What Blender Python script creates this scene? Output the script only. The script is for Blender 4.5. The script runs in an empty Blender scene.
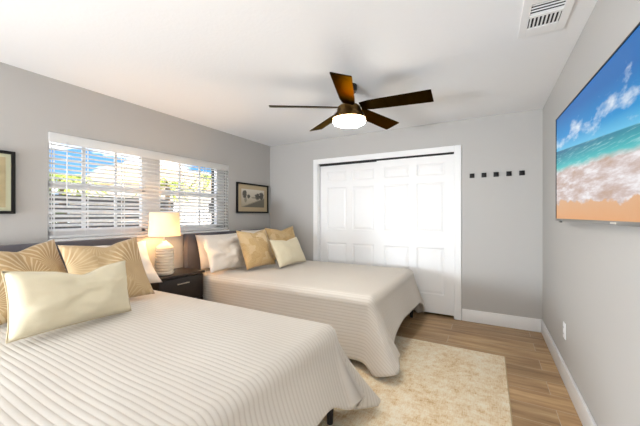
import bpy, bmesh, math, random
from mathutils import Vector, Matrix, noise
random.seed(7)
PI = math.pi
SC = bpy.context.scene
C = SC.collection
R = math.radians

# ------------------------------------------------------------------ camera, sky, light, exposure
XL, XR, YB, YF, H = -3.2335, 0.514, 4.0756, -3.2, 2.44
cam = bpy.data.objects.new('camera', bpy.data.cameras.new('camera'))
C.objects.link(cam)
cam.location = (0, 0, 1.2822)
cam.rotation_euler = (PI/2, 0, 0.50716)
cam.data.sensor_width = 36.0
cam.data.lens = 303.76/640*36
cam.data.shift_y = (214.895-213)/640
cam.data.clip_start = 0.02
SC.camera = cam

W = bpy.data.worlds.new('sky'); SC.world = W; W.use_nodes = True
def build_sky():
    nt = W.node_tree; N = nt.nodes; L = nt.links
    bg = N['Background']
    tc = N.new('ShaderNodeTexCoord'); sx = N.new('ShaderNodeSeparateXYZ'); L.new(tc.outputs['Generated'], sx.inputs[0])
    rp = N.new('ShaderNodeValToRGB'); L.new(sx.outputs['Z'], rp.inputs[0])
    e = rp.color_ramp.elements
    e[0].position = 0.0; e[0].color = (.30, .38, .44, 1)
    e[1].position = 0.5; e[1].color = (.04, .14, .36, 1)
    m = e.new(.12); m.color = (.08, .22, .42, 1)
    no = N.new('ShaderNodeTexNoise'); no.inputs['Scale'].default_value = 6; no.inputs['Detail'].default_value = 5
    mp = N.new('ShaderNodeMapping'); mp.inputs['Scale'].default_value = (1, 1, 3.2); mp.inputs['Location'].default_value = (.3, .7, .2)
    L.new(tc.outputs['Generated'], mp.inputs[0]); L.new(mp.outputs[0], no.inputs['Vector'])
    r2 = N.new('ShaderNodeValToRGB'); L.new(no.outputs[0], r2.inputs[0])
    r2.color_ramp.elements[0].position = .46; r2.color_ramp.elements[1].position = .56
    mx = N.new('ShaderNodeMix'); mx.data_type = 'RGBA'
    L.new(r2.outputs[0], mx.inputs[0]); L.new(rp.outputs[0], mx.inputs[6]); mx.inputs[7].default_value = (1.35, 1.35, 1.35, 1)
    L.new(mx.outputs[2], bg.inputs[0]); bg.inputs[1].default_value = 2.5
build_sky()
sun = bpy.data.objects.new('sun', bpy.data.lights.new('sun', 'SUN')); C.objects.link(sun)
sun.data.energy = 17.0; sun.data.angle = .01; sun.data.color = (1, .95, .86)
sun.rotation_euler = (R(38), 0, R(70))
def area(name, loc, target, sx, sy, power, col):
    d = bpy.data.lights.new(name, 'AREA'); d.shape = 'RECTANGLE'; d.size = sx; d.size_y = sy; d.energy = power; d.color = col
    o = bpy.data.objects.new(name, d); C.objects.link(o); o.location = loc
    o.rotation_euler = (Vector(target)-Vector(loc)).to_track_quat('-Z', 'Y').to_euler()
    return o
area('added_fill_low', (-1.5, -3.0, .35), (-1.2, -1.5, .80), 1.3, .5, 24, (.88, .94, 1))  # added fill light behind the camera, tilted upward; no fixture of the room
area('added_fill_side', (-2.5, -2.8, .80), (.5, -.5, 1.3), 1.2, .45, 245, (.84, .92, 1))  # unseen fill added at the rear left to brighten right wall and ceiling
SC.view_settings.view_transform = 'Standard'
SC.view_settings.look = 'None'
SC.view_settings.gamma = 1
SC.view_settings.use_curve_mapping = False
SC.view_settings.exposure = 0.23

# ------------------------------------------------------------------ materials
def srgb(r, g, b):
    f = lambda c: (c/255/12.92) if c/255 <= .04045 else ((c/255+.055)/1.055)**2.4
    return (f(r), f(g), f(b), 1)
def mat(name, col, rough=.5, metal=0, spec=.5, sheen=0):
    m = bpy.data.materials.new(name); m.use_nodes = True
    b = m.node_tree.nodes['Principled BSDF']
    b.inputs['Base Color'].default_value = col; b.inputs['Roughness'].default_value = rough
    b.inputs['Metallic'].default_value = metal; b.inputs['Specular IOR Level'].default_value = spec
    if sheen: b.inputs['Sheen Weight'].default_value = sheen
    return m
class NT:
    def __init__(s, m):
        s.m = m; s.t = m.node_tree; s.N = s.t.nodes; s.L = s.t.links; s.b = s.N.get('Principled BSDF')
    def new(s, k, **kw):
        n = s.N.new('ShaderNode'+k)
        for a, v in kw.items(): setattr(n, a, v)
        return n
    def link(s, a, b): s.L.new(a, b)
    def coord(s, which='Object', scale=(1, 1, 1), loc=(0, 0, 0), rot=(0, 0, 0)):
        t = s.new('TexCoord'); mp = s.new('Mapping')
        mp.inputs['Scale'].default_value = scale; mp.inputs['Location'].default_value = loc; mp.inputs['Rotation'].default_value = rot
        s.link(t.outputs[which], mp.inputs[0]); return mp.outputs[0]
    def noise(s, vec, scale, detail=3, rough=.5):
        n = s.new('TexNoise'); s.link(vec, n.inputs['Vector']); n.inputs['Scale'].default_value = scale
        n.inputs['Detail'].default_value = detail; n.inputs['Roughness'].default_value = rough; return n.outputs[0]
    def ramp(s, fac, stops, interp='LINEAR'):
        r = s.new('ValToRGB'); s.link(fac, r.inputs[0]); r.color_ramp.interpolation = interp
        e = r.color_ramp.elements
        e[0].position, e[0].color = stops[0]; e[1].position, e[1].color = stops[-1]
        for p, c in stops[1:-1]:
            x = e.new(p); x.color = c
        return r.outputs[0]
    def mix(s, fac, a, b, mode='MIX'):
        n = s.new('Mix', data_type='RGBA', blend_type=mode)
        for v, i in ((fac, 0), (a, 6), (b, 7)):
            if isinstance(v, (int, float, tuple)): n.inputs[i].default_value = v
            else: s.link(v, n.inputs[i])
        return n.outputs[2]
    def math(s, op, a, b=0, c=0):
        n = s.new('Math', operation=op)
        for i, v in enumerate((a, b, c)):
            if isinstance(v, (int, float)): n.inputs[i].default_value = v
            else: s.link(v, n.inputs[i])
        return n.outputs[0]
    def sep(s, vec):
        n = s.new('SeparateXYZ'); s.link(vec, n.inputs[0]); return n.outputs
    def bump(s, h, strength=.3, dist=.01):
        n = s.new('Bump'); s.link(h, n.inputs['Height']); n.inputs['Strength'].default_value = strength; n.inputs['Distance'].default_value = dist
        s.link(n.outputs[0], s.b.inputs['Normal']); return n
G = lambda v: (v, v, v, 1)
M = {}
def paint(name, col, sc=120, st=.12, rough=.6):
    m = mat(name, col, rough, spec=.3); n = NT(m)
    n.bump(n.noise(n.coord(), sc, 3), st, .004); return m
M['wall'] = paint('wall_paint', srgb(187, 185, 182))
M['ceiling'] = paint('ceiling_paint', srgb(238, 239, 241), 45, .25, .8)
M['trim'] = mat('white_trim', srgb(240, 240, 240), .35)
M['door'] = mat('white_door_paint', srgb(238, 238, 238), .38)
M['sash'] = mat('white_vinyl', srgb(240, 240, 240), .4)
M['dark'] = mat('dark_gap', srgb(40, 40, 42), .8)
M['metalgrey'] = mat('grey_metal', srgb(120, 120, 122), .35, .8)
m = mat('blind_slat', srgb(245, 245, 244), .4); M['slat'] = m
n = NT(m); tl = n.new('BsdfTranslucent'); tl.inputs[0].default_value = srgb(250, 250, 250); ms = n.new('MixShader'); ms.inputs[0].default_value = .5
n.link(n.b.outputs[0], ms.inputs[1]); n.link(tl.outputs[0], ms.inputs[2]); n.link(ms.outputs[0], n.N['Material Output'].inputs[0])
# glass
m = bpy.data.materials.new('window_glass'); m.use_nodes = True; n = NT(m); n.N.remove(n.b)
tr = n.new('BsdfTransparent'); gl = n.new('BsdfGlossy'); gl.inputs['Roughness'].default_value = .02
fr = n.new('Fresnel'); fr.inputs[0].default_value = 1.35; ms = n.new('MixShader')
n.link(fr.outputs[0], ms.inputs[0]); n.link(tr.outputs[0], ms.inputs[1]); n.link(gl.outputs[0], ms.inputs[2]); n.link(ms.outputs[0], n.N['Material Output'].inputs[0])
M['glass'] = m
# wood-look plank tile floor
m = mat('wood_plank_tile', srgb(150, 115, 80), .38); n = NT(m); M['floor'] = m
co = n.coord(loc=(.37, .08, 0))
br = n.new('TexBrick'); n.link(co, br.inputs['Vector'])
br.offset = .37; br.offset_frequency = 2
br.inputs['Scale'].default_value = 1; br.inputs['Brick Width'].default_value = 1.2; br.inputs['Row Height'].default_value = .198
br.inputs['Mortar Size'].default_value = .0022; br.inputs['Mortar Smooth'].default_value = .1; br.inputs['Bias'].default_value = 0
br.inputs['Color1'].default_value = G(0); br.inputs['Color2'].default_value = G(1); br.inputs['Mortar'].default_value = G(.5)
tone = n.math('MULTIPLY', br.outputs[0], 7.3)
cv = n.new('CombineXYZ'); xyz = n.sep(co)
n.link(xyz[0], cv.inputs[0]); n.link(n.math('ADD', xyz[1], tone), cv.inputs[1]); n.link(tone, cv.inputs[2])
mp = n.new('Mapping'); mp.inputs['Scale'].default_value = (1.1, 9, 1); n.link(cv.outputs[0], mp.inputs[0])
g1 = n.noise(mp.outputs[0], 1.6, 6, .62)
wood = n.ramp(g1, [(.28, srgb(128, 96, 62)), (.45, srgb(170, 134, 92)), (.6, srgb(192, 158, 114)), (.75, srgb(212, 184, 142))])
tint = n.ramp(br.outputs[0], [(0, G(.80)), (1, G(1.12))])
wood2 = n.mix(1.0, wood, tint, 'MULTIPLY')
fin = n.mix(br.outputs[1], wood2, srgb(190, 172, 148))
n.link(fin, n.b.inputs['Base Color'])
n.bump(n.math('SUBTRACT', 1, br.outputs[1]), .25, .002)
# rug
m = mat('rug_pile', srgb(214, 190, 150), .95, spec=.1, sheen=.2); n = NT(m); M['rug'] = m
co = n.coord()
a = n.noise(co, 4.5, 6, .68); b = n.noise(n.coord(loc=(4, 2, 0), scale=(1, 1, 1)), 14, 5, .7)
wv = n.noise(n.coord(scale=(1, 7, 1)), 24, 2, .6); wv2 = n.noise(n.coord(scale=(7, 1, 1)), 24, 2, .6)
s1 = n.math('ADD', n.math('MULTIPLY', a, .5), n.math('MULTIPLY', b, .5))
s2 = n.math('ADD', s1, n.math('MULTIPLY', n.math('SUBTRACT', n.math('ADD', wv, wv2), 1.0), .35))
col = n.ramp(s2, [(.30, srgb(196, 158, 110)), (.41, srgb(222, 194, 150)), (.5, srgb(234, 215, 182)), (.62, srgb(242, 232, 210))])
n.link(col, n.b.inputs['Base Color']); n.bump(b, .3, .006)
M['rugedge'] = mat('rug_binding', srgb(196, 170, 132), .9)
# ribbed bedspread (UV in metres of cloth: u along the bed, v across)
m = mat('ribbed_coverlet', srgb(226, 217, 203), .85, spec=.2, sheen=.25); n = NT(m); M['quilt'] = m
uv = n.sep(n.coord('UV'))
ph = n.math('MULTIPLY', uv[1], 2*PI/.027)
h1 = n.math('POWER', n.math('ABSOLUTE', n.math('SINE', n.math('MULTIPLY', ph, .5))), .6)
nz = n.noise(n.coord('UV', (1, 1, 1)), 60, 3)
hh = n.math('ADD', h1, n.math('MULTIPLY', nz, .22))
n.bump(hh, .48, .003)
col = n.ramp(h1, [(0, srgb(188, 178, 165)), (.55, srgb(206, 198, 187)), (1, srgb(211, 204, 194))])
n.link(col, n.b.inputs['Base Color'])
def fabric(name, col, sc=300, st=.15, col2=None):
    m = mat(name, col, .9, spec=.15, sheen=.2); n = NT(m)
    w = n.noise(n.coord('UV'), sc, 2); n.bump(w, st, .002)
    if col2: n.link(n.mix(n.noise(n.coord('UV'), 9, 4), col, col2), n.b.inputs['Base Color'])
    return m
M['cream'] = fabric('cream_linen', srgb(224, 214, 188), 160, .3, srgb(214, 203, 174))
M['white'] = fabric('white_cotton', srgb(238, 229, 218))
M['piping'] = fabric('tan_piping', srgb(206, 190, 156))
M['mattress'] = fabric('mattress_ticking', srgb(225, 222, 216))
M['headb'] = fabric('charcoal_upholstery', srgb(100, 97, 102), 220, .3, srgb(88, 85, 90))
M['bedwood'] = mat('black_bed_wood', srgb(34, 30, 30), .5)
# gold leaf-fan fabric
m = mat('gold_fan_weave', srgb(200, 165, 110), .7, spec=.3, sheen=.2); n = NT(m); M['fan_gold'] = m
co = n.coord('UV'); vo = n.new('TexVoronoi'); vo.inputs['Scale'].default_value = 3.4; n.link(co, vo.inputs['Vector'])
sb = n.new('VectorMath', operation='SUBTRACT'); n.link(co, sb.inputs[0])
dv = n.new('VectorMath', operation='SUBTRACT'); sc_ = n.new('VectorMath', operation='SCALE'); n.link(vo.outputs['Position'], sc_.inputs[0]); sc_.inputs['Scale'].default_value = 1/1.0
n.link(co, dv.inputs[0]); n.link(sc_.outputs[0], dv.inputs[1])
d3 = n.sep(dv.outputs[0]); ang = n.math('ARCTAN2', n.math('ADD', d3[1], .09), d3[0])
rays = n.math('SINE', n.math('ADD', n.math('MULTIPLY', ang, 32), n.math('MULTIPLY', n.noise(co, 8, 2), 4)))
msk = n.ramp(rays, [(.35, G(0)), (.62, G(1))])
edge = n.ramp(vo.outputs['Distance'], [(.52, G(0)), (.6, G(.6))])
cc = n.mix(msk, srgb(178, 147, 104), srgb(208, 186, 150)); cc = n.mix(edge, cc, srgb(198, 172, 132))
n.link(cc, n.b.inputs['Base Color']); n.bump(msk, .3, .003)
# gold patchwork jacquard
m = mat('gold_patch_weave', srgb(204, 172, 120), .65, spec=.3, sheen=.2); n = NT(m); M['patch_gold'] = m
co = n.coord('UV'); vo = n.new('TexVoronoi', distance='CHEBYCHEV'); vo.inputs['Scale'].default_value = 11; n.link(co, vo.inputs['Vector'])
bw = n.sep(vo.outputs['Color'])
cc = n.ramp(bw[0], [(.0, srgb(190, 154, 102)), (.5, srgb(204, 170, 118)), (.85, srgb(210, 180, 132)), (1, srgb(226, 204, 166))])
cc = n.mix(n.ramp(n.noise(co, 90, 3), [(.4, G(0)), (.6, G(.35))]), cc, srgb(228, 206, 164))
n.link(cc, n.b.inputs['Base Color']); n.bump(bw[0], .25, .003)
# espresso wood
def woodmat(name, c1, c2, rough, sc=(1, 14, 14)):
    m = mat(name, c1, rough); n = NT(m); g = n.noise(n.coord(scale=sc), 3, 5, .6)
    n.link(n.ramp(g, [(.3, c1), (.7, c2)]), n.b.inputs['Base Color']); return m
M['espresso'] = woodmat('espresso_wood', srgb(26, 20, 18), srgb(38, 29, 26), .35)
M['blade'] = woodmat('fan_blade_walnut', srgb(31, 24, 15), srgb(42, 33, 20), .38, (9, 1.5, 1))
_b = M['blade'].node_tree.nodes['Principled BSDF']
_b.inputs['Metallic'].default_value = 1; _b.inputs['Specular Tint'].default_value = (.60, .47, .23, 1)
M['bronze'] = mat('oil_rubbed_bronze', srgb(118, 88, 44), .38, .85)
M['bronze_dark'] = mat('dark_bronze', srgb(36, 31, 28), .4, .6)
M['handle'] = mat('brushed_nickel', srgb(196, 182, 164), .3, .9)
M['ceramic'] = mat('ribbed_white_ceramic', srgb(228, 216, 196), .5)
M['blackplastic'] = mat('black_plastic', srgb(22, 22, 24), .4)
M['blackmetal'] = mat('matte_black_metal', srgb(16, 14, 14), .5, 0, .3)
M['silver'] = mat('grey_tv_trim', srgb(140, 138, 134), .3, .7)
M['badge'] = mat('grey_badge', srgb(196, 192, 186), .4)
M['plate'] = mat('white_plate', srgb(246, 246, 246), .3)
def emit(name, col, st):
    m = bpy.data.materials.new(name); m.use_nodes = True; n = NT(m)
    n.b.inputs['Base Color'].default_value = col; n.b.inputs['Emission Color'].default_value = col; n.b.inputs['Emission Strength'].default_value = st
    return m
M['globe'] = emit('lit_fan_globe', (1, .94, .83, 1), 48)
M['bulb'] = emit('lit_bulb', (1, .58, .25, 1), 330)
# lamp shade: translucent linen
m = bpy.data.materials.new('linen_shade'); m.use_nodes = True; n = NT(m); n.N.remove(n.b)
df = n.new('BsdfDiffuse'); tl = n.new('BsdfTranslucent'); ms = n.new('MixShader'); ms.inputs[0].default_value = .17
df.inputs[0].default_value = srgb(240, 226, 204); tl.inputs[0].default_value = srgb(222, 196, 160)
n.link(df.outputs[0], ms.inputs[1]); n.link(tl.outputs[0], ms.inputs[2]); n.link(ms.outputs[0], n.N['Material Output'].inputs[0])
M['shade'] = m
# outside
M['fence'] = woodmat('dark_fence_boards', srgb(17, 17, 20), srgb(26, 25, 28), .9)
M['stucco'] = mat('white_stucco', srgb(235, 230, 222), .9)
M['rooftile'] = mat('tan_roof', srgb(178, 150, 112), .9)
M['leaf'] = mat('palm_leaf', srgb(122, 142, 40), .6); M['leaf2'] = mat('shrub_leaf', srgb(72, 96, 44), .7)
M['trunk'] = mat('palm_trunk', srgb(120, 100, 80), .9)
m = mat('patio_concrete', srgb(196, 190, 180), .9); M['ground'] = m; n = NT(m)
n.link(n.ramp(n.noise(n.coord(), 3, 4), [(.3, srgb(186, 180, 168)), (.7, srgb(210, 204, 194))]), n.b.inputs['Base Color'])
# TV picture : beach (uv 0..1)
m = bpy.data.materials.new('beach_screen'); m.use_nodes = True; n = NT(m)
uvv = n.coord('UV'); u_, v_, _ = n.sep(uvv)
wob = n.math('MULTIPLY', n.math('SUBTRACT', n.noise(n.coord('UV', (2.0, 2.0, 1), (.35, 0, 0)), 2.6, 6, .6), .5), .30)
hv = n.math('ADD', v_, n.math('MULTIPLY', u_, .18))
sky = n.ramp(hv, [(.66, srgb(104, 196, 230)), (.78, srgb(0, 142, 208)), (1.0, srgb(0, 104, 178))])
cl = n.noise(n.coord('UV', (3.0, 4.2, 1), (1.2, .4, 0), (0, 0, .5)), 1.5, 7, .64)
band = n.math('ABSOLUTE', n.math('SUBTRACT', n.math('ADD', v_, n.math('MULTIPLY', u_, .06)), .75))
bandv = n.math('SUBTRACT', .14, n.math('MULTIPLY', band, 1.0))
clm = n.ramp(n.math('ADD', cl, bandv), [(.58, G(0)), (.76, G(.88))])
sky = n.mix(clm, sky, srgb(226, 234, 242))
sv = n.math('ADD', n.math('ADD', v_, n.math('MULTIPLY', u_, .12)), n.math('MULTIPLY', wob, .12))
sea = n.ramp(sv, [(.47, srgb(128, 206, 200)), (.53, srgb(44, 178, 184)), (.60, srgb(6, 138, 160)), (.665, srgb(8, 104, 140))])
seal = n.mix(n.ramp(n.noise(n.coord('UV', (3, 26, 1)), 3, 4), [(.54, G(0)), (.72, G(.55))]), sea, srgb(206, 236, 236))
fn = n.noise(n.coord('UV', (2.2, 6.5, 1), (0, 0, 0), (0, 0, .35)), 2.2, 8, .66)
foam = n.ramp(fn, [(.36, srgb(188, 158, 140)), (.48, srgb(204, 186, 182)), (.62, srgb(236, 232, 234))])
sand = n.ramp(n.math('ADD', v_, n.math('MULTIPLY', wob, .5)), [(0, srgb(220, 158, 104)), (.2, srgb(216, 172, 132)), (.3, srgb(206, 186, 172))])
f1 = n.ramp(n.math('ADD', n.math('SUBTRACT', v_, n.math('MULTIPLY', u_, -.03)), wob), [(.155, G(0)), (.175, G(1))])
f2 = n.ramp(n.math('ADD', n.math('ADD', v_, n.math('MULTIPLY', u_, .10)), n.math('MULTIPLY', wob, .30)), [(.46, G(0)), (.50, G(1))])
f3 = n.ramp(hv, [(.672, G(0)), (.678, G(1))])
img = n.mix(f1, sand, foam); img = n.mix(f2, img, seal); img = n.mix(f3, img, sky)
n.b.inputs['Base Color'].default_value = G(.01); n.b.inputs['Roughness'].default_value = .3; n.b.inputs['Specular IOR Level'].default_value = .12
n.link(img, n.b.inputs['Emission Color']); n.b.inputs['Emission Strength'].default_value = .84
M['screen'] = m
# landscape print (uv 0..1)
m = mat('landscape_print', srgb(190, 180, 160), .5); n = NT(m); M['print'] = m
u_, v_, _ = n.sep(n.coord('UV'))
nz = n.noise(n.coord('UV', (3, 3, 1)), 3, 6, .7)
def blob(cx, cy, rx, ry, amp=.9):
    dx = n.math('DIVIDE', n.math('SUBTRACT', u_, cx), rx); dy = n.math('DIVIDE', n.math('SUBTRACT', v_, cy), ry)
    d = n.math('ADD', n.math('MULTIPLY', dx, dx), n.math('MULTIPLY', dy, dy))
    d = n.math('ADD', d, n.math('MULTIPLY', n.math('SUBTRACT', nz, .5), 3.0))
    return n.ramp(d, [(.55, G(amp)), (1.0, G(0))])
base = n.ramp(v_, [(0, srgb(178, 166, 140)), (.45, srgb(196, 186, 166)), (1, srgb(214, 208, 196))])
bank = n.ramp(n.math('ADD', n.math('SUBTRACT', v_, n.math('MULTIPLY', u_, .55)), n.math('MULTIPLY', nz, .12)), [(.0, G(.85)), (.09, G(0))])
img = n.mix(bank, base, srgb(92, 88, 78))
for bx in ((.13, .72, .10, .24), (.30, .60, .07, .14), (.17, .42, .06, .2, .5), (.68, .62, .13, .2), (.86, .66, .12, .24), (.5, .55, .1, .06, .4)):
    img = n.mix(blob(*bx), img, srgb(62, 58, 52))
n.link(img, n.b.inputs['Base Color'])
M['mat_board'] = mat('tan_mat_board', srgb(190, 172, 140), .8)
m = mat('faded_print', srgb(176, 160, 122), .4); n = NT(m); M['print2'] = m
n.link(n.ramp(n.noise(n.coord(scale=(1, 1.2, 3)), 4, 4), [(.3, srgb(160, 146, 112)), (.7, srgb(188, 172, 134))]), n.b.inputs['Base Color'])
M['pale_green'] = mat('pale_green_mat', srgb(200, 200, 170), .7)

# ------------------------------------------------------------------ mesh helpers
def box(bm, a, b, bevel=0, seg=2):
    lo = [min(a[i], b[i]) for i in range(3)]; hi = [max(a[i], b[i]) for i in range(3)]
    v = [bm.verts.new((x, y, z)) for x in (lo[0], hi[0]) for y in (lo[1], hi[1]) for z in (lo[2], hi[2])]
    fs = [bm.faces.new([v[i] for i in q]) for q in ((0, 1, 3, 2), (4, 6, 7, 5), (0, 4, 5, 1), (2, 3, 7, 6), (0, 2, 6, 4), (1, 5, 7, 3))]
    if bevel:
        es = list({e for f in fs for e in f.edges})
        bmesh.ops.bevel(bm, geom=es, offset=bevel, segments=seg, profile=.5, affect='EDGES')
def quad(bm, pts, uvs=None):
    f = bm.faces.new([bm.verts.new(p) for p in pts])
    if uvs:
        l = bm.loops.layers.uv.verify()
        for lp, q in zip(f.loops, uvs): lp[l].uv = q
def lathe(bm, prof, seg=32, c=(0, 0, 0), cap=True):
    rings = []
    for r, z in prof:
        rings.append([bm.verts.new((c[0]+r*math.cos(2*PI*i/seg), c[1]+r*math.sin(2*PI*i/seg), c[2]+z)) for i in range(seg)])
    for a, b in zip(rings, rings[1:]):
        for i in range(seg):
            bm.faces.new((a[i], a[(i+1) % seg], b[(i+1) % seg], b[i]))
    if cap:
        bm.faces.new(rings[0][::-1]); bm.faces.new(rings[-1])
def tube(bm, pts, r, seg=8, closed=False):
    pts = [Vector(p) for p in pts]; n_ = len(pts); rings = []
    for i, p in enumerate(pts):
        if closed: t = pts[(i+1) % n_]-pts[i-1]
        else: t = pts[min(i+1, n_-1)]-pts[max(i-1, 0)]
        t.normalize(); up = Vector((0, 0, 1)) if abs(t.z) < .9 else Vector((1, 0, 0))
        a = t.cross(up).normalized(); b = t.cross(a)
        rings.append([bm.verts.new(p+r*(math.cos(2*PI*k/seg)*a+math.sin(2*PI*k/seg)*b)) for k in range(seg)])
    for i in range(n_ if closed else n_-1):
        A, B = rings[i], rings[(i+1) % n_]
        for k in range(seg): bm.faces.new((A[k], A[(k+1) % seg], B[(k+1) % seg], B[k]))
    if not closed: bm.faces.new(rings[0][::-1]); bm.faces.new(rings[-1])
def obj(name, bm, m, parent=None, smooth=False, loc=None):
    bmesh.ops.recalc_face_normals(bm, faces=bm.faces)
    me = bpy.data.meshes.new(name); bm.to_mesh(me); bm.free()
    if m: me.materials.append(m)
    if smooth:
        for p in me.polygons: p.use_smooth = True
        if smooth != True: me.set_sharp_from_angle(angle=R(smooth))
    o = bpy.data.objects.new(name, me); C.objects.link(o)
    if parent: o.parent = parent
    if loc: o.location = loc
    return o
def bobj(name, a, b, m, parent=None, bevel=0, loc=None):
    bm = bmesh.new(); box(bm, a, b, bevel); return obj(name, bm, m, parent, 40 if bevel else False, loc)
def tag(o, label, cat, group=None):
    o['label'] = label; o['category'] = cat
    if group: o['group'] = group
    return o
def thing(name, label, cat, loc=(0, 0, 0), rz=0, group=None):
    o = bpy.data.objects.new(name, None); C.objects.link(o); o.location = loc; o.rotation_euler = (0, 0, rz); o.empty_display_size = .1
    return tag(o, label, cat, group)
def struct(o):
    o['kind'] = 'structure'; return o
def copy_tree(o, parent=None):
    c = o.copy(); C.objects.link(c)
    if parent: c.parent = parent
    for ch in list(o.children): copy_tree(ch, c)
    return c

# ------------------------------------------------------------------ room shell
T = .13
WY0, WY1, WZ0, WZ1 = 1.12, 3.14, 1.075, 1.985
CX0, CX1, CZ = -2.303, -.363, 2.062
bm = bmesh.new()
box(bm, (XL-T, YF, 0), (XL, WY0, H)); box(bm, (XL-T, WY1, 0), (XL, YB+.75, H))
box(bm, (XL-T, WY0, 0), (XL, WY1, WZ0)); box(bm, (XL-T, WY0, WZ1), (XL, WY1, H))
struct(obj('wall_left', bm, M['wall']))
bm = bmesh.new()
box(bm, (XL, YB, 0), (CX0, YB+.11, H)); box(bm, (CX1, YB, 0), (XR, YB+.11, H)); box(bm, (CX0, YB, CZ), (CX1, YB+.11, H))
box(bm, (XL, YB+.65, 0), (XR, YB+.75, H))
struct(obj('wall_back', bm, M['wall']))
struct(bobj('wall_right', (XR, YF, 0), (XR+T, YB+.75, H), M['wall']))
struct(bobj('wall_front', (XL-T, YF-T, 0), (XR+T, YF, H), M['wall']))
struct(bobj('floor', (XL-T, YF-T, -.12), (XR+T, YB+.75, 0), M['floor']))
struct(bobj('ceiling', (XL-T, YF-T, H), (XR+T, YB+.75, H+.15), M['ceiling']))
# baseboards
BH, BT = .142, .016
def baseboard(name, a, b):
    struct(bobj(name, a, b, M['trim'], bevel=.004))
baseboard('baseboard_right', (XR-BT, YF, 0), (XR, YB, BH))
baseboard('baseboard_back', (CX1+.078, YB-BT, 0), (XR-BT, YB, BH))
baseboard('baseboard_back_left', (XL+BT, YB-BT, 0), (CX0-.078, YB, BH))
baseboard('baseboard_left', (XL, YF, 0), (XL+BT, YB, BH))
# closet casing, jamb and track
bm = bmesh.new()
cw, ct = .072, .02
for a, b in (((CX0-cw, YB-ct, 0), (CX0+.004, YB, CZ+cw)), ((CX1-.004, YB-ct, 0), (CX1+cw, YB, CZ+cw)), ((CX0+.004, YB-ct, CZ-.004), (CX1-.004, YB, CZ+cw))):
    box(bm, a, b, .005)
box(bm, (CX0, YB, 0), (CX0+.012, YB+.11, CZ)); box(bm, (CX1-.012, YB, 0), (CX1, YB+.11, CZ))
struct(obj('trim_1', bm, M['trim']))
bm = bmesh.new(); box(bm, (CX0+.012, YB+.012, CZ-.01), (CX1-.012, YB+.1, CZ)); box(bm, (CX0+.012, YB+.05, CZ-.03), (CX1-.012, YB+.056, CZ-.01))
struct(obj('trim_2', bm, M['dark']))
# six-panel sliding doors
def panel_door(name, x0, x1, y0):
    th, z0, z1 = .034, .03, 2.036
    w = x1-x0; st = .108; mid = .092
    cols = [(x0+st, x0+(w-mid)/2), (x0+(w+mid)/2, x1-st)]
    rows = [(.265, .862), (1.06, 1.70), (1.79, 1.945)]
    bm = bmesh.new()
    xs = [x0, cols[0][0], cols[0][1], cols[1][0], cols[1][1], x1]
    zs = [z0, rows[0][0], rows[0][1], rows[1][0], rows[1][1], rows[2][0], rows[2][1], z1]
    for i in range(5):
        for j in range(7):
            a, b, c, d = xs[i], xs[i+1], zs[j], zs[j+1]
            if i in (1, 3) and j in (1, 3, 5):
                steps = [(0, 0), (.014, .007), (.022, .007), (.046, .002)]
                loops = [[bm.verts.new(p) for p in ((a+e, y0+dp, c+e), (b-e, y0+dp, c+e), (b-e, y0+dp, d-e), (a+e, y0+dp, d-e))] for e, dp in steps]
                for A, B in zip(loops, loops[1:]):
                    for k in range(4): bm.faces.new((A[k], A[(k+1) % 4], B[(k+1) % 4], B[k]))
                bm.faces.new(loops[-1])
            else:
                quad(bm, [(a, y0, c), (b, y0, c), (b, y0, d), (a, y0, d)])
    for p in ([(x0, y0, z0), (x0, y0+th, z0), (x0, y0+th, z1), (x0, y0, z1)], [(x1, y0, z0), (x1, y0+th, z0), (x1, y0+th, z1), (x1, y0, z1)],
              [(x0, y0, z0), (x1, y0, z0), (x1, y0+th, z0), (x0, y0+th, z0)], [(x0, y0, z1), (x1, y0, z1), (x1, y0+th, z1), (x0, y0+th, z1)],
              [(x0, y0+th, z0), (x1, y0+th, z0), (x1, y0+th, z1), (x0, y0+th, z1)]): quad(bm, p)
    bmesh.ops.remove_doubles(bm, verts=bm.verts, dist=.0002)
    o = obj(name, bm, M['door']); struct(o); return o
panel_door('door_1', CX0+.014, -1.315, YB+.062)
panel_door('door_2', -1.372, CX1-.014, YB+.020)
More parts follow.
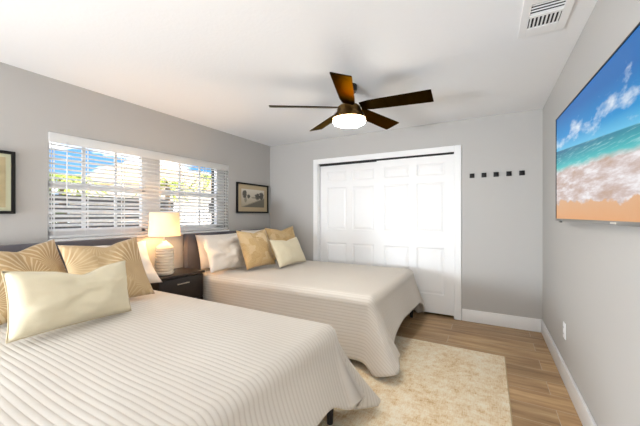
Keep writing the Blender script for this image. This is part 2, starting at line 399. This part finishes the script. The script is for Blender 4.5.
# window: frame, mullion, two single-hung units
bm = bmesh.new()
xo, xi = XL-T, XL-.055
for a, b in (((xo, WY0, WZ0), (xi, WY0+.012, WZ1)), ((xo, WY1-.12, WZ0), (xi-.03, WY1, WZ1)), ((xo, WY0, WZ0), (xi, WY1, WZ0+.03)), ((xo, WY0, WZ1-.03), (xi, WY1, WZ1)), ((xo, 1.98, WZ0), (xi, 2.14, WZ1))):
    box(bm, a, b)
win = struct(obj('window_1', bm, M['sash']))
fx0, fx1 = xo+.01, xi-.012
for (a, b) in ((WY0+.012, 1.98), (2.14, WY1-.12)):
    bm = bmesh.new()
    s = .03
    mr = 1.548
    box(bm, (fx0, a, mr-.03), (fx1, b, mr+.03)); box(bm, (fx0, a, WZ0+.03), (fx1, b, WZ0+.07)); box(bm, (fx0, a, WZ1-.065), (fx1, b, WZ1-.03))
    box(bm, (fx0, a, WZ0+.03), (fx1, a+s*.7, WZ1-.03)); box(bm, (fx0, b-s, WZ0+.03), (fx1, b, WZ1-.03))
    obj('sash', bm, M['sash'], win)
    bm = bmesh.new()
    for k in (1, 2):
        y = a+(b-a)*k/3; box(bm, (fx0+.012, y-.011, WZ0+.06), (fx0+.03, y+.011, WZ1-.06))
    for z in (1.32, 1.775): box(bm, (fx0+.012, a+s, z-.011), (fx0+.03, b-s, z+.011))
    obj('muntin', bm, M['sash'], win)
    obj('window_pane', (lambda q: (quad(q, [(fx0+.02, a+s, WZ0+.06), (fx0+.02, b-s, WZ0+.06), (fx0+.02, b-s, WZ1-.06), (fx0+.02, a+s, WZ1-.06)]), q)[1])(bmesh.new()), M['glass'], win)
struct(bobj('trim_3', (XL-.05, WY0-.0, WZ0-.028), (XL+.022, WY1, WZ0), M['trim'], bevel=.004))

# ------------------------------------------------------------------ outside
struct(bobj('ground', (-40, -30, -.3), (XL-T, 40, -.14), M['ground']))
fence = thing('privacy_fence', 'dark board fence outside behind the lower window panes', 'fence', (-6.2, 1.2, -.14))
bm = bmesh.new()
for i in range(11): box(bm, (-.03, -5, .06+i*.155), (0, 3.05, .06+i*.155+.148))
obj('panel', bm, M['fence'], fence)
for y in (-4.4, -2, .4, 2.8): bobj('post', (-.12, y-.05, 0), (-.03, y+.05, 1.83), M['fence'], fence)
house = thing('neighbouring_house', 'pale stucco house with tan roof seen through right window panes', 'house', (-11, 9.5, -.14))
bobj('wall', (-4, -3.6, 0), (0, 5, 2.5), M['stucco'], house)
bm = bmesh.new()
pts = [(-4.5, -4.1, 2.5), (.6, -4.1, 2.5), (.6, 5.5, 2.5), (-4.5, 5.5, 2.5), (-2, -2.5, 3.6), (-2, 4, 3.6)]
v = [bm.verts.new(p) for p in pts]
for f in ((0, 1, 4), (1, 2, 5, 4), (2, 3, 5), (3, 0, 4, 5), (0, 3, 2, 1)): bm.faces.new([v[i] for i in f])
obj('roof', bm, M['rooftile'], house)
for y in (-2.2, .4, 2.8):
    w_ = bobj('window', (0, y-.5, .95), (.03, y+.5, 2.0), M['trim'], house); bobj('pane', (.03, y-.44, 1.0), (.034, y+.44, 1.95), M['dark'], w_)
wl = tag(bobj('garden_wall', (-.1, -2, 0), (.1, 3.2, 1.45), M['stucco'], loc=(-7.4, 6.4, -.14)), 'low white garden wall outside the right half of the window', 'wall')
tag(bobj('porch_post', (-.05, -.055, 0), (.05, .055, 2.6), M['blackmetal'], loc=(-3.75, 3.385, -.14)), 'dark porch post just outside the right edge of the window', 'post')
def palm(x, y, h, label, nf=13, s=1.0):
    t = thing('palm_tree', label, 'tree', (x, y, -.14))
    bm = bmesh.new(); lathe(bm, [(.11, 0), (.08, h*.5), (.07, h)], 10); obj('trunk', bm, M['trunk'], t, True)
    bm = bmesh.new()
    for i in range(nf):
        a = 2*PI*i/nf+.3*random.random(); up = .5+.5*random.random(); ln = (.8+.3*random.random())*s
        prev = None
        for k in range(9):
            q = k/8; r = ln*q; z = h+up*ln*q-1.1*ln*q*q
            c = Vector((r*math.cos(a), r*math.sin(a), z)); side = Vector((-math.sin(a), math.cos(a), 0))
            if prev is not None:
                for sg in (-1, 1):
                    tip = c+side*sg*.26*s*(1-.6*q)+Vector((math.cos(a)*.12, math.sin(a)*.12, -.10*s))
                    bm.faces.new([bm.verts.new(p) for p in (prev, c, tip)])
            prev = c
    obj('fronds', bm, M['leaf'], t)
def shrub(x, y, r, h, label):
    t = thing('shrub', label, 'shrub', (x, y, -.14))
    bm = bmesh.new()
    for i in range(420):
        p = Vector((random.gauss(0, .42)*r, random.gauss(0, .42)*r, h*(.35+.65*random.random())))
        d = Vector((random.uniform(-1, 1), random.uniform(-1, 1), random.uniform(-.4, 1))).normalized(); e = d.orthogonal().normalized()
        l = .10; bm.faces.new([bm.verts.new(q) for q in (p, p+d*l*.5+e*l*.3, p+d*l, p+d*l*.5-e*l*.3)])
    obj('foliage', bm, M['leaf2'], t)
    bm = bmesh.new(); lathe(bm, [(.05, 0), (.03, h*.6)], 8); obj('stem', bm, M['trunk'], t)
palm(-8.6, 3.25, 2.25, 'yellow-green palm outside the upper left window corner')
palm(-8.2, 5.6, 2.3, 'palm outside behind the middle of the window', 11, .8)
palm(-9.0, 8.0, 2.75, 'palm standing before the pale house outside', 12, .9)
shrub(-7.4, 2.35, .5, 1.95, 'dark green shrub rising just above the fence outside')

# ------------------------------------------------------------------ window blind
bl = thing('window_blind', 'white horizontal slat blind half open across the wide window', 'blind', (XL-.018, (WY0+WY1)/2, WZ0))
y0, y1 = -(WY1-WY0)/2+.006, (WY1-WY0)/2-.006
hz = WZ1-WZ0
bobj('valance', (.0, y0-.004, hz-.085), (.03, y1+.004, hz-.003), M['slat'], bl, .004)
bobj('headrail', (-.034, y0, hz-.045), (-.004, y1, hz-.003), M['slat'], bl)
bm = bmesh.new()
nsl = 19; pitch = (hz-.085-.05)/nsl; an = R(-25)
for i in range(nsl):
    zc = .055+pitch*(i+.5)
    ca, sa = math.cos(an)*.023, math.sin(an)*.023
    th = .0028
    pr = []
    for k in range(5):
        q = -1+k*.5; pr.append((ca*q, sa*q+.003*(1-q*q)))
    ring = [(x, z+th/2) for x, z in pr]+[(x, z-th/2) for x, z in reversed(pr)]
    A = [bm.verts.new((x-.006, y0+.004, zc+z)) for x, z in ring]; B = [bm.verts.new((x-.006, y1-.004, zc+z)) for x, z in ring]
    nn = len(ring)
    for k in range(nn): bm.faces.new((A[k], A[(k+1) % nn], B[(k+1) % nn], B[k]))
    bm.faces.new(A); bm.faces.new(B[::-1])
obj('slat_panel', bm, M['slat'], bl)
bobj('bottom_rail', (-.03, y0+.004, .006), (.018, y1-.004, .026), M['slat'], bl, .004)
for y in (-.97, -.72, -.40, -.02, .3, .62, .96):
    bm = bmesh.new()
    for x in (-.031, .0185): box(bm, (x-.0008, y-.004, .02), (x+.0008, y+.004, hz-.05))
    obj('ladder_tape', bm, M['slat'], bl)
bm = bmesh.new(); tube(bm, [(.034, -.885, hz-.07), (.036, -.885, hz-.63)], .0045); obj('tilt_wand', bm, M['sash'], bl, True)

# ------------------------------------------------------------------ beds
def quilt(root_loc, label, Lf, Wd, x0, ztop, Df, Ds, cap, near_amp, far_amp, seed):
    rf = .075
    bm = bmesh.new(); uvl = bm.loops.layers.uv.verify()
    uvd = {}
    NX, NY = 60, 44
    ix1, iy = Lf-rf, Wd-rf
    def tz(x, y):
        f = min(1, (ix1-x)/.25, (iy-abs(y))/.25, 1); f = max(0, f)
        return ztop+f*(.010+.010*noise.noise(Vector((x*1.7+seed, y*2.3, 0)))) 
    grid = []
    for i in range(NX+1):
        row = []
        for j in range(NY+1):
            x = x0+(ix1-x0)*i/NX; y = -iy+2*iy*j/NY
            v = bm.verts.new((x, y, tz(x, y))); uvd[v] = (x, y); row.append(v)
        grid.append(row)
    F = []
    for i in range(NX):
        for j in range(NY): F.append(bm.faces.new((grid[i][j], grid[i+1][j], grid[i+1][j+1], grid[i][j+1])))
    # perimeter
    per = []   # (vertex, base xy, angle, distance from nearest corner)
    NC = 36
    for i in range(NX): x = x0+(ix1-x0)*i/NX; per.append((grid[i][0], x, -iy, -PI/2, ix1-x))
    for k in range(NC): per.append((grid[NX][0], ix1, -iy, -PI/2+PI/2*k/NC, 0))
    for j in range(NY): y = -iy+2*iy*j/NY; per.append((grid[NX][j], ix1, y, 0, min(iy-y, iy+y)))
    for k in range(NC): per.append((grid[NX][NY], ix1, iy, PI/2*k/NC, 0))
    for i in range(NX, -1, -1): x = x0+(ix1-x0)*i/NX; per.append((grid[i][NY], x, iy, PI/2, ix1-x))
    K = 26
    prev = None
    sacc = 0
    for idx, (gv, px, py, ph, dc) in enumerate(per):
        c, s = math.cos(ph), math.sin(ph)
        ac, asn = max(abs(c), 1e-6), max(abs(s), 1e-6)
        q_ = abs(ph)/(PI/2)
        cb = .13*(far_amp if (ph > 0 or (dc > 0 and py > 0)) else near_amp)
        d = min((Df+cb)/ac, Ds/asn)
        d = min(d, cap) if dc == 0 else (Ds if asn > .7 else Df+cb*math.exp(-(dc/.15)**2))
        d += .010*noise.noise(Vector((px*3, py*3, seed)))
        nearc = (ph < 0) or (dc > 0 and py < 0)
        amp = far_amp if (py > 0) else near_amp
        if dc > 0 and asn > .7: fl = .07+.012*math.sin(px*11+seed)+.008*math.sin(px*23+seed*2)
        elif dc > 0: fl = .095+.012*math.sin(py*6+seed)*min(1, dc/.2)+.03*math.exp(-(dc/.09)**2)*amp
        else:
            fl = .095*(1-q_)+.07*q_
            if ph > 0: fl += amp*(.03*math.exp(-(q_/.10)**2)+.05*math.exp(-((q_-.10)/.08)**2)-.07*math.exp(-((q_-.25)/.09)**2)+.22*math.exp(-((q_-.50)/.2)**2))
            else: fl += amp*(.06*math.exp(-(q_/.12)**2)+.20*math.exp(-((q_-.42)/.32)**2))
        if asn > .7 and dc > 0: fl *= min(1, max(.15, (px-.35)/.5))
        line = [gv]
        hang = d-rf*PI/2
        for k in range(1, K+1):
            t = d*k/K
            a = t/rf
            if a <= PI/2: r = rf*math.sin(a); z = rf*(1-math.cos(a))
            else:
                q = (t-rf*PI/2)/hang
                r = rf+fl*(q**1.25); z = rf+(t-rf*PI/2)*math.sqrt(max(.5, 1-(fl/hang)**2))
            zz = max(ztop-z, .012)
            v = bm.verts.new((px+c*r, py+s*r, zz)); uvd[v] = (px+c*t, py+s*t); line.append(v)
        if prev:
            for k in range(K):
                vs = [prev[k], line[k], line[k+1], prev[k+1]]
                vv = []
                for q in vs:
                    if q not in vv: vv.append(q)
                if len(vv) > 2: F.append(bm.faces.new(vv))
        prev = line
    for f in bm.faces:
        for lp in f.loops: lp[uvl].uv = uvd[lp.vert]
    o = obj('bedspread', bm, M['quilt'], None, True, root_loc)
    sm = o.modifiers.new('thickness', 'SOLIDIFY'); sm.thickness = .010; sm.offset = -1
    return tag(o, label, 'bedspread')
def bed(loc, label, legz):
    t = thing('bed', label, 'bed', loc)
    bobj('headboard', (.0, -.80, .02), (.085, .80, 1.055), M['headb'], t, .014)
    bm = bmesh.new()
    box(bm, (.085, -.75, .2), (2.385, -.71, .31), .004); box(bm, (.085, .71, .2), (2.385, .75, .31), .004); box(bm, (2.345, -.71, .2), (2.385, .71, .31), .004)
    box(bm, (.085, -.71, .27), (2.345, .71, .30))
    obj('frame', bm, M['bedwood'], t)
    bobj('mattress', (.10, -.755, .305), (2.31, .755, .585), M['mattress'], t, .05)
    for x, y, z in ((.2, -.68, 0), (.2, .68, 0), (2.368, -.695, legz[0]), (2.368, .695, legz[1])):
        bm = bmesh.new(); lathe(bm, [(.018, z), (.026, .2)], 16, (x, y, 0)); obj('leg', bm, M['bedwood'], t, 40)
    return t
B1Y, B2Y, BX = .955, 3.19, -3.215
bed((BX, B1Y, 0), 'nearer bed with dark upholstered headboard below the window', (0, .0108))
bed((BX, B2Y, 0), 'farther bed with charcoal upholstered headboard below the framed landscape', (.0108, 0))
quilt((BX, B1Y, 0), 'cream ribbed bedspread covering the nearer bed', 2.40, .785, .12, .60, .39, .53, .66, .6, 1.0, 1.3)
quilt((BX, B2Y, 0), 'cream ribbed bedspread covering the farther bed by the closet', 2.395, .785, .12, .60, .41, .57, .64, 1.0, .35, 5.1)

# ------------------------------------------------------------------ pillows
def pillow(name, label, m, x, y, yaw, lean, w, h, th, z0=.612, seed=0, ear=.045, wr=.012, group=None, piping=None, roll=0, dip=0, dipx=.05):
    # stands on its lower edge at (x, y), face towards +x turned by yaw, leaning back by lean
    bm = bmesh.new(); uvl = bm.loops.layers.uv.verify(); uvd = {}
    n_ = 26
    def P(u, v, side):
        edge = (1-abs(u)**2.4)*(1-abs(v)**2.4)
        tk = th/2*max(0, edge)**.45
        cx = u*w/2*(1-ear*(1-v*v)); cz = v*h/2*(1-ear*1.1*(1-u*u))-(dip*max(0, v)**1.5*(.5*(1-u*u)**1.3+.9*math.exp(-((u-dipx)/.28)**2)))
        crease = -.35*dip*max(0, v)*math.exp(-((u-dipx)/.16)**2)
        wv = crease+wr*noise.noise(Vector((u*1.9+seed, v*1.9, seed*1.7+side)))+wr*.5*noise.noise(Vector((u*5+seed, v*5, seed+side*3)))
        sag = -.5*tk*.35*(v < 0)*v
        return Vector((side*(tk+wv*edge**.5+sag*edge), cx, cz+h/2))
    rows = {}
    for side in (1, -1):
        for i in range(n_+1):
            for j in range(n_+1):
                u, v = -1+2*i/n_, -1+2*j/n_
                bd = i in (0, n_) or j in (0, n_)
                if bd and side == -1: rows[(side, i, j)] = rows[(1, i, j)]; continue
                vt = bm.verts.new(P(u, v, side)); rows[(side, i, j)] = vt; uvd[vt] = ((u*w/2)+seed, v*h/2+seed*.7)
    for side in (1, -1):
        for i in range(n_):
            for j in range(n_):
                q = [rows[(side, a, b)] for a, b in ((i, j), (i+1, j), (i+1, j+1), (i, j+1))]
                try: f = bm.faces.new(q if side == 1 else q[::-1])
                except ValueError: continue
    for f in bm.faces:
        for lp in f.loops: lp[uvl].uv = uvd[lp.vert]
    rim = [P(-1+2*i/n_, -1, 1) for i in range(n_)]+[P(1, -1+2*j/n_, 1) for j in range(n_)]+[P(1-2*i/n_, 1, 1) for i in range(n_)]+[P(-1, 1-2*j/n_, 1) for j in range(n_)]
    mtx = Matrix.Translation((x, y, z0)) @ Matrix.Rotation(yaw, 4, 'Z') @ Matrix.Rotation(-lean, 4, 'Y') @ Matrix.Translation((0, 0, h/2)) @ Matrix.Rotation(roll, 4, 'X') @ Matrix.Translation((0, 0, -h/2))
    o = obj(name, bm, m, None, True); o.matrix_world = mtx
    tag(o, label, 'pillow', group)
    if piping:
        b2 = bmesh.new(); tube(b2, rim, .0034, 6, True); p = obj('piping', b2, piping, o, True)
    return o
pillow('lumbar_pillow', 'plain cream lumbar pillow at the front of the nearer bed', M['cream'], -2.106, .886, .187, .235, .665, .35, .19, z0=.64, seed=2.2, piping=M['piping'], ear=.05, roll=-.06, dip=.04, dipx=.12, wr=.028)
pillow('throw_pillow', 'gold fan-patterned pillow on the nearer bed, beside the nightstand', M['fan_gold'], -2.379, 1.224, -.08, .50, .53, .515, .15, z0=.632, seed=.4, roll=.052, ear=.07, dip=.03, wr=.02)
pillow('throw_pillow', 'gold fan-patterned pillow at the left edge of the photo', M['fan_gold'], -2.532, .82, .126, .55, .52, .52, .15, z0=.64, seed=3.1, roll=.083, ear=.07, dip=.03, wr=.02)
pillow('bed_pillow', 'white pillow behind the gold pillow next to the nightstand', M['white'], -2.75, 1.485, .002, .62, .68, .48, .15, z0=.632, seed=5.3, wr=.045, ear=.10)
pillow('bed_pillow', 'white pillow in shade between the two gold fan-patterned pillows', M['white'], -2.80, .72, .011, .66, .66, .45, .14, z0=.63, seed=7.7, wr=.03, ear=.09)
pillow('bed_pillow', 'rearmost white pillow on the farther bed, against its headboard by the nightstand', M['white'], -2.95, 2.79, -.15, .30, .64, .43, .13, z0=.625, seed=8.2, wr=.03)
pillow('bed_pillow', 'wrinkled white pillow leaning on the white pillow beside the nightstand', M['white'], -2.70, 2.66, .03, .36, .60, .43, .15, z0=.628, seed=9.9, wr=.075, roll=-.03, ear=.06, dip=.02)
pillow('bed_pillow', 'white pillow peeking out between the two gold pillows by the closet', M['white'], -2.88, 3.50, .0, .36, .62, .47, .13, z0=.625, seed=11.2, wr=.03)
pillow('throw_pillow', 'gold patchwork pillow in the middle of the farther bed', M['patch_gold'], -2.45, 2.937, -.097, .404, .495, .50, .15, z0=.635, seed=4.4, ear=.08, wr=.02, dip=.02)
pillow('throw_pillow', 'gold patchwork pillow behind the small cream pillow, nearest the closet', M['patch_gold'], -2.60, 3.68, -.36, .414, .515, .505, .14, z0=.64, seed=6.1, ear=.08, roll=.03, wr=.02, dip=.03)
pillow('lumbar_pillow', 'small plain cream pillow at the front of the farther bed', M['cream'], -2.22, 3.297, -.02, .456, .60, .377, .14, z0=.635, seed=1.1, ear=.08, dip=.02, wr=.016)

# ------------------------------------------------------------------ nightstand and lamp
ns = thing('nightstand', 'dark espresso nightstand between the two beds', 'nightstand', (-3.21, 2.10, 0))
bm = bmesh.new()
box(bm, (0, -.265, .08), (.37, -.245, .63)); box(bm, (0, .245, .08), (.37, .265, .63)); box(bm, (0, -.245, .08), (.37, .245, .10)); box(bm, (0, -.245, .1), (.012, .245, .63)); box(bm, (.012, -.245, .365), (.36, .245, .38))
obj('carcass', bm, M['espresso'], ns)
bobj('tabletop', (-.005, -.28, .63), (.395, .28, .655), M['espresso'], ns, .003)
for z0_, z1_ in ((.108, .362), (.372, .622)):
    d = bobj('drawer', (.34, -.262, z0_), (.385, .262, z1_), M['espresso'], ns, .004)
    bm = bmesh.new(); zc = (z0_+z1_)/2+.065
    tube(bm, [(.405, -.075, zc), (.405, .065, zc)], .006); tube(bm, [(.38, -.06, zc), (.405, -.06, zc)], .005); tube(bm, [(.38, .05, zc), (.405, .05, zc)], .005)
    obj('handle', bm, M['handle'], d, 40)
for x in (.03, .34):
    for y in (-.24, .24): bobj('leg', (x-.018, y-.018, 0), (x+.018, y+.018, .08), M['espresso'], ns)
lx, ly, lz = -2.99, 2.005, .6555
lamp = thing('table_lamp', 'lit table lamp with ribbed white base on the nightstand', 'lamp', (lx, ly, lz))
bm = bmesh.new(); pf = [(.085, 0), (.098, .006)]
for i in range(9):
    z = .012+i*.027
    for q in range(8): pf.append((.094+.0105*math.sin(PI*q/7)**.7, z+.027*q/8))
pf += [(.100, .258), (.088, .275), (.055, .300), (.028, .318), (.022, .325)]
pf = [(r*.87, z*1.08) for r, z in pf]; lathe(bm, pf, 48); obj('base', bm, M['ceramic'], lamp, 60)
bm = bmesh.new(); lathe(bm, [(.012, .35), (.012, .405), (.017, .41), (.017, .424)], 16); obj('stem', bm, M['handle'], lamp, 40)
bm = bmesh.new(); bmesh.ops.create_uvsphere(bm, u_segments=20, v_segments=12, radius=.03, matrix=Matrix.Translation((0, 0, .452))); obj('bulb', bm, M['bulb'], lamp, True)
r0s, r1s = .152, .140
bm = bmesh.new(); lathe(bm, [(r0s, .405), (r1s, .65)], 64, cap=False); sh = obj('lamp_shade', bm, M['shade'], lamp, True)
for nm, r, z in (('bottom_ring', r0s, .405), ('top_ring', r1s, .65)):
    bm = bmesh.new(); tube(bm, [(r*math.cos(2*PI*i/48), r*math.sin(2*PI*i/48), z) for i in range(48)], .003, 6, True); obj(nm, bm, M['shade'], sh, True)
for k in range(3):
    bm = bmesh.new(); a = 2*PI*k/3; tube(bm, [(.012*math.cos(a), .012*math.sin(a), .45), (r0s*math.cos(a), r0s*math.sin(a), .407)], .002, 6); obj('shade_spoke', bm, M['handle'], sh, True)

# ------------------------------------------------------------------ framed art
def frame_art(label, ya, yb, za, zb, pm, matw, fw=.022, inner=None):
    t = thing('framed_print', label, 'picture', (XL, (ya+yb)/2, za))
    w2, hh = (yb-ya)/2, zb-za; dp = .03
    bm = bmesh.new()
    box(bm, (.002, -w2, 0), (dp, -w2+fw, hh), .002); box(bm, (.002, w2-fw, 0), (dp, w2, hh), .002)
    box(bm, (.002, -w2+fw, 0), (dp, w2-fw, fw), .002); box(bm, (.002, -w2+fw, hh-fw), (dp, w2-fw, hh), .002)
    obj('frame', bm, M['blackmetal'], t)
    bobj('mat_board', (.002, -w2+fw, fw), (.012, w2-fw, hh-fw), inner or M['mat_board'], t)
    a, b, c, d = -w2+fw+matw, w2-fw-matw, fw+matw*.9, hh-fw-matw*.9
    bm = bmesh.new(); box(bm, (.012, a, c), (.014, b, d)); quad(bm, [(.0145, a, c), (.0145, b, c), (.0145, b, d), (.0145, a, d)], [(0, 0), (1, 0), (1, 1), (0, 1)])
    obj('print', bm, pm, t)
frame_art('black-framed landscape print hung right of the window', 3.285, 4.005, 1.312, 1.765, M['print'], .075)
frame_art('black-framed faded tan print at the left edge of the photo', .20, .912, 1.29, 1.77, M['print2'], .03, inner=M['pale_green'])

# ------------------------------------------------------------------ ceiling fan
fx, fy = -1.096, 2.511
fan = thing('ceiling_fan', 'dark five-blade ceiling fan with a lit round globe', 'fan', (fx, fy, H))
bm = bmesh.new(); lathe(bm, [(.072, 0), (.072, -.03), (.062, -.055), (.03, -.06)], 32); obj('canopy', bm, M['bronze_dark'], fan, 40)
bm = bmesh.new(); lathe(bm, [(.014, -.055), (.014, -.17)], 16); obj('downrod', bm, M['bronze_dark'], fan, 40)
bm = bmesh.new(); lathe(bm, [(.03, -.165), (.085, -.178), (.105, -.195), (.11, -.235), (.135, -.262), (.150, -.285), (.152, -.302), (.14, -.304)], 48); obj('motor_housing', bm, M['bronze'], fan, 40)
bm = bmesh.new(); lathe(bm, [(.141, -.3045), (.146, -.318), (.140, -.336), (.115, -.348), (.06, -.352), (.01, -.352)], 48); obj('light_globe', bm, M['globe'], fan, True)
for k in range(5):
    a = .0164+k*2*PI/5
    bm = bmesh.new()
    r0, r1 = .11, .708; pit = R(15); th = .007
    pr = [(r0, .05), (.2, .066), (.45, .072), (r1-.012, .078), (r1, .076)]
    up, dn = [], []
    def pt(r, s, z): return Matrix.Rotation(a, 4, 'Z') @ Vector((r, s*math.cos(pit), -.218+.022*(1-r/.708)-s*math.sin(pit)+z))
    up = [[bm.verts.new(pt(r, s*w_, th/2)) for s in (-1, 1)] for r, w_ in pr]; dn = [[bm.verts.new(pt(r, s*w_, -th/2)) for s in (-1, 1)] for r, w_ in pr]
    for i in range(len(pr)-1):
        bm.faces.new((up[i][0], up[i+1][0], up[i+1][1], up[i][1])); bm.faces.new((dn[i][0], dn[i][1], dn[i+1][1], dn[i+1][0]))
        bm.faces.new((up[i][0], dn[i][0], dn[i+1][0], up[i+1][0])); bm.faces.new((up[i][1], up[i+1][1], dn[i+1][1], dn[i][1]))
    bm.faces.new((up[0][0], up[0][1], dn[0][1], dn[0][0])); bm.faces.new((up[-1][0], dn[-1][0], dn[-1][1], up[-1][1]))
    obj('blade', bm, M['blade'], fan)

# ------------------------------------------------------------------ ceiling vent
vent = thing('ceiling_vent', 'white ceiling air register with dark louvres above the television', 'vent', (.285, 2.14, H))
bm = bmesh.new()
ox, oy, ix, iy_ = .12, .218, .078, .125
zt = -.001
for a, b in (((-ox, -oy, -.012), (-ix, oy, zt)), ((ix, -oy, -.012), (ox, oy, zt)), ((-ix, -oy, -.012), (ix, -iy_, zt)), ((-ix, iy_, -.012), (ix, oy, zt)), ((-ix, -.012, -.012), (ix, .012, zt))): box(bm, a, b, .002)
obj('frame', bm, M['trim'], vent)
bobj('duct_opening', (-ix, -iy_, -.004), (ix, iy_, zt), M['dark'], vent)
bm = bmesh.new()
for k in range(8):
    x = -ix+.010+k*(2*ix-.02)/7
    f = [(x-.003, .012, -.004), (x-.003, iy_, -.004), (x+.004, iy_, -.013), (x+.004, .012, -.013)]
    box(bm, (x-.004, .012, -.011), (x+.004, iy_, -.0042))
for k in range(4):
    y = -iy_+.016+k*.028
    box(bm, (-ix, y-.0028, -.0095), (ix, y+.0028, -.0042))
obj('louvre', bm, M['trim'], vent)

# ------------------------------------------------------------------ television
ang = R(2.2)
tv = thing('television', 'wide flat television showing a beach, mounted on the right wall', 'television', (.457, 2.112, 1.238), ang)
tw, thh = .657, .738
bobj('housing', (.004, -tw, .0), (.03, tw, thh), M['blackplastic'], tv, .003)
bm = bmesh.new()
box(bm, (-.006, -tw, .018), (.004, -tw+.007, thh)); box(bm, (-.006, tw-.007, .018), (.004, tw, thh)); box(bm, (-.006, -tw+.007, thh-.007), (.004, tw-.007, thh))
obj('bezel', bm, M['blackplastic'], tv)
bobj('bottom_bezel', (-.007, -tw, 0), (.004, tw, .018), M['silver'], tv, .001)
lg = bobj('maker_badge', (-.008, -.40, .005), (-.007, -.34, .013), M['badge'], tv)
bm = bmesh.new()
quad(bm, [(-.002, tw-.007, .018), (-.002, -tw+.007, .018), (-.002, -tw+.007, thh-.007), (-.002, tw-.007, thh-.007)], [(0, 0), (1, 0), (1, 1), (0, 1)])
obj('screen', bm, M['screen'], tv)
bobj('wall_mount', (.03, -.2, .25), (.0605, .2, .5), M['blackmetal'], tv)
bobj('foot_sensor', (.0, tw-.10, -.008), (.012, tw-.06, 0), M['blackplastic'], tv)

# ------------------------------------------------------------------ wall hooks
names = ['black square wall hook nearest the closet door', 'second black square wall hook from the closet door', 'middle one of the five black square wall hooks', 'second black square wall hook from the right corner', 'black square wall hook nearest the right wall corner']
hx = [-.176, -.049, .074, .201, .325]
def hook():
    t = thing('wall_hook', names[0], 'hook', (0, 0, 0), 0, 'square wall hooks in a row')
    bobj('back_plate', (-.026, -.008, -.027), (.026, -.0005, .027), M['blackmetal'], t, .002)
    bobj('peg', (-.02, -.03, -.02), (.02, -.008, .02), M['blackmetal'], t, .003)
    return t
h0 = hook()
for i, x in enumerate(hx):
    o = h0 if i == 0 else copy_tree(h0)
    o.location = (x, YB, 1.752); o['label'] = names[i]

# ------------------------------------------------------------------ outlet, rug
ot = thing('wall_outlet', 'white electrical outlet low on the right wall', 'outlet', (XR, 2.965, .39))
bobj('cover_plate', (-.007, -.037, -.06), (-.0005, .037, .06), M['plate'], ot, .002)
for z in (-.024, .024): 
    r_ = bobj('receptacle', (-.009, -.017, z-.015), (-.007, .017, z+.015), M['plate'], ot, .0008)
    bm = bmesh.new()
    for y in (-.007, .007): box(bm, (-.0095, y-.0012, z-.005), (-.009, y+.0012, z+.006))
    obj('slot', bm, M['dark'], r_)
rg = thing('area_rug', 'faded gold and cream area rug between the bed feet', 'rug', (-.82, 2.05, 0))
bobj('pile', (-.95, -1.14, .001), (.942, 1.14, .0105), M['rug'], rg, .002)
bm = bmesh.new()
for a, b in (((-.958, -1.148, .0005), (-.95, 1.148, .009)), ((.942, -1.148, .0005), (.95, 1.148, .009)), ((-.95, -1.148, .0005), (.942, -1.14, .009)), ((-.95, 1.14, .0005), (.942, 1.148, .009))): box(bm, a, b, .002)
obj('binding', bm, M['rugedge'], rg)
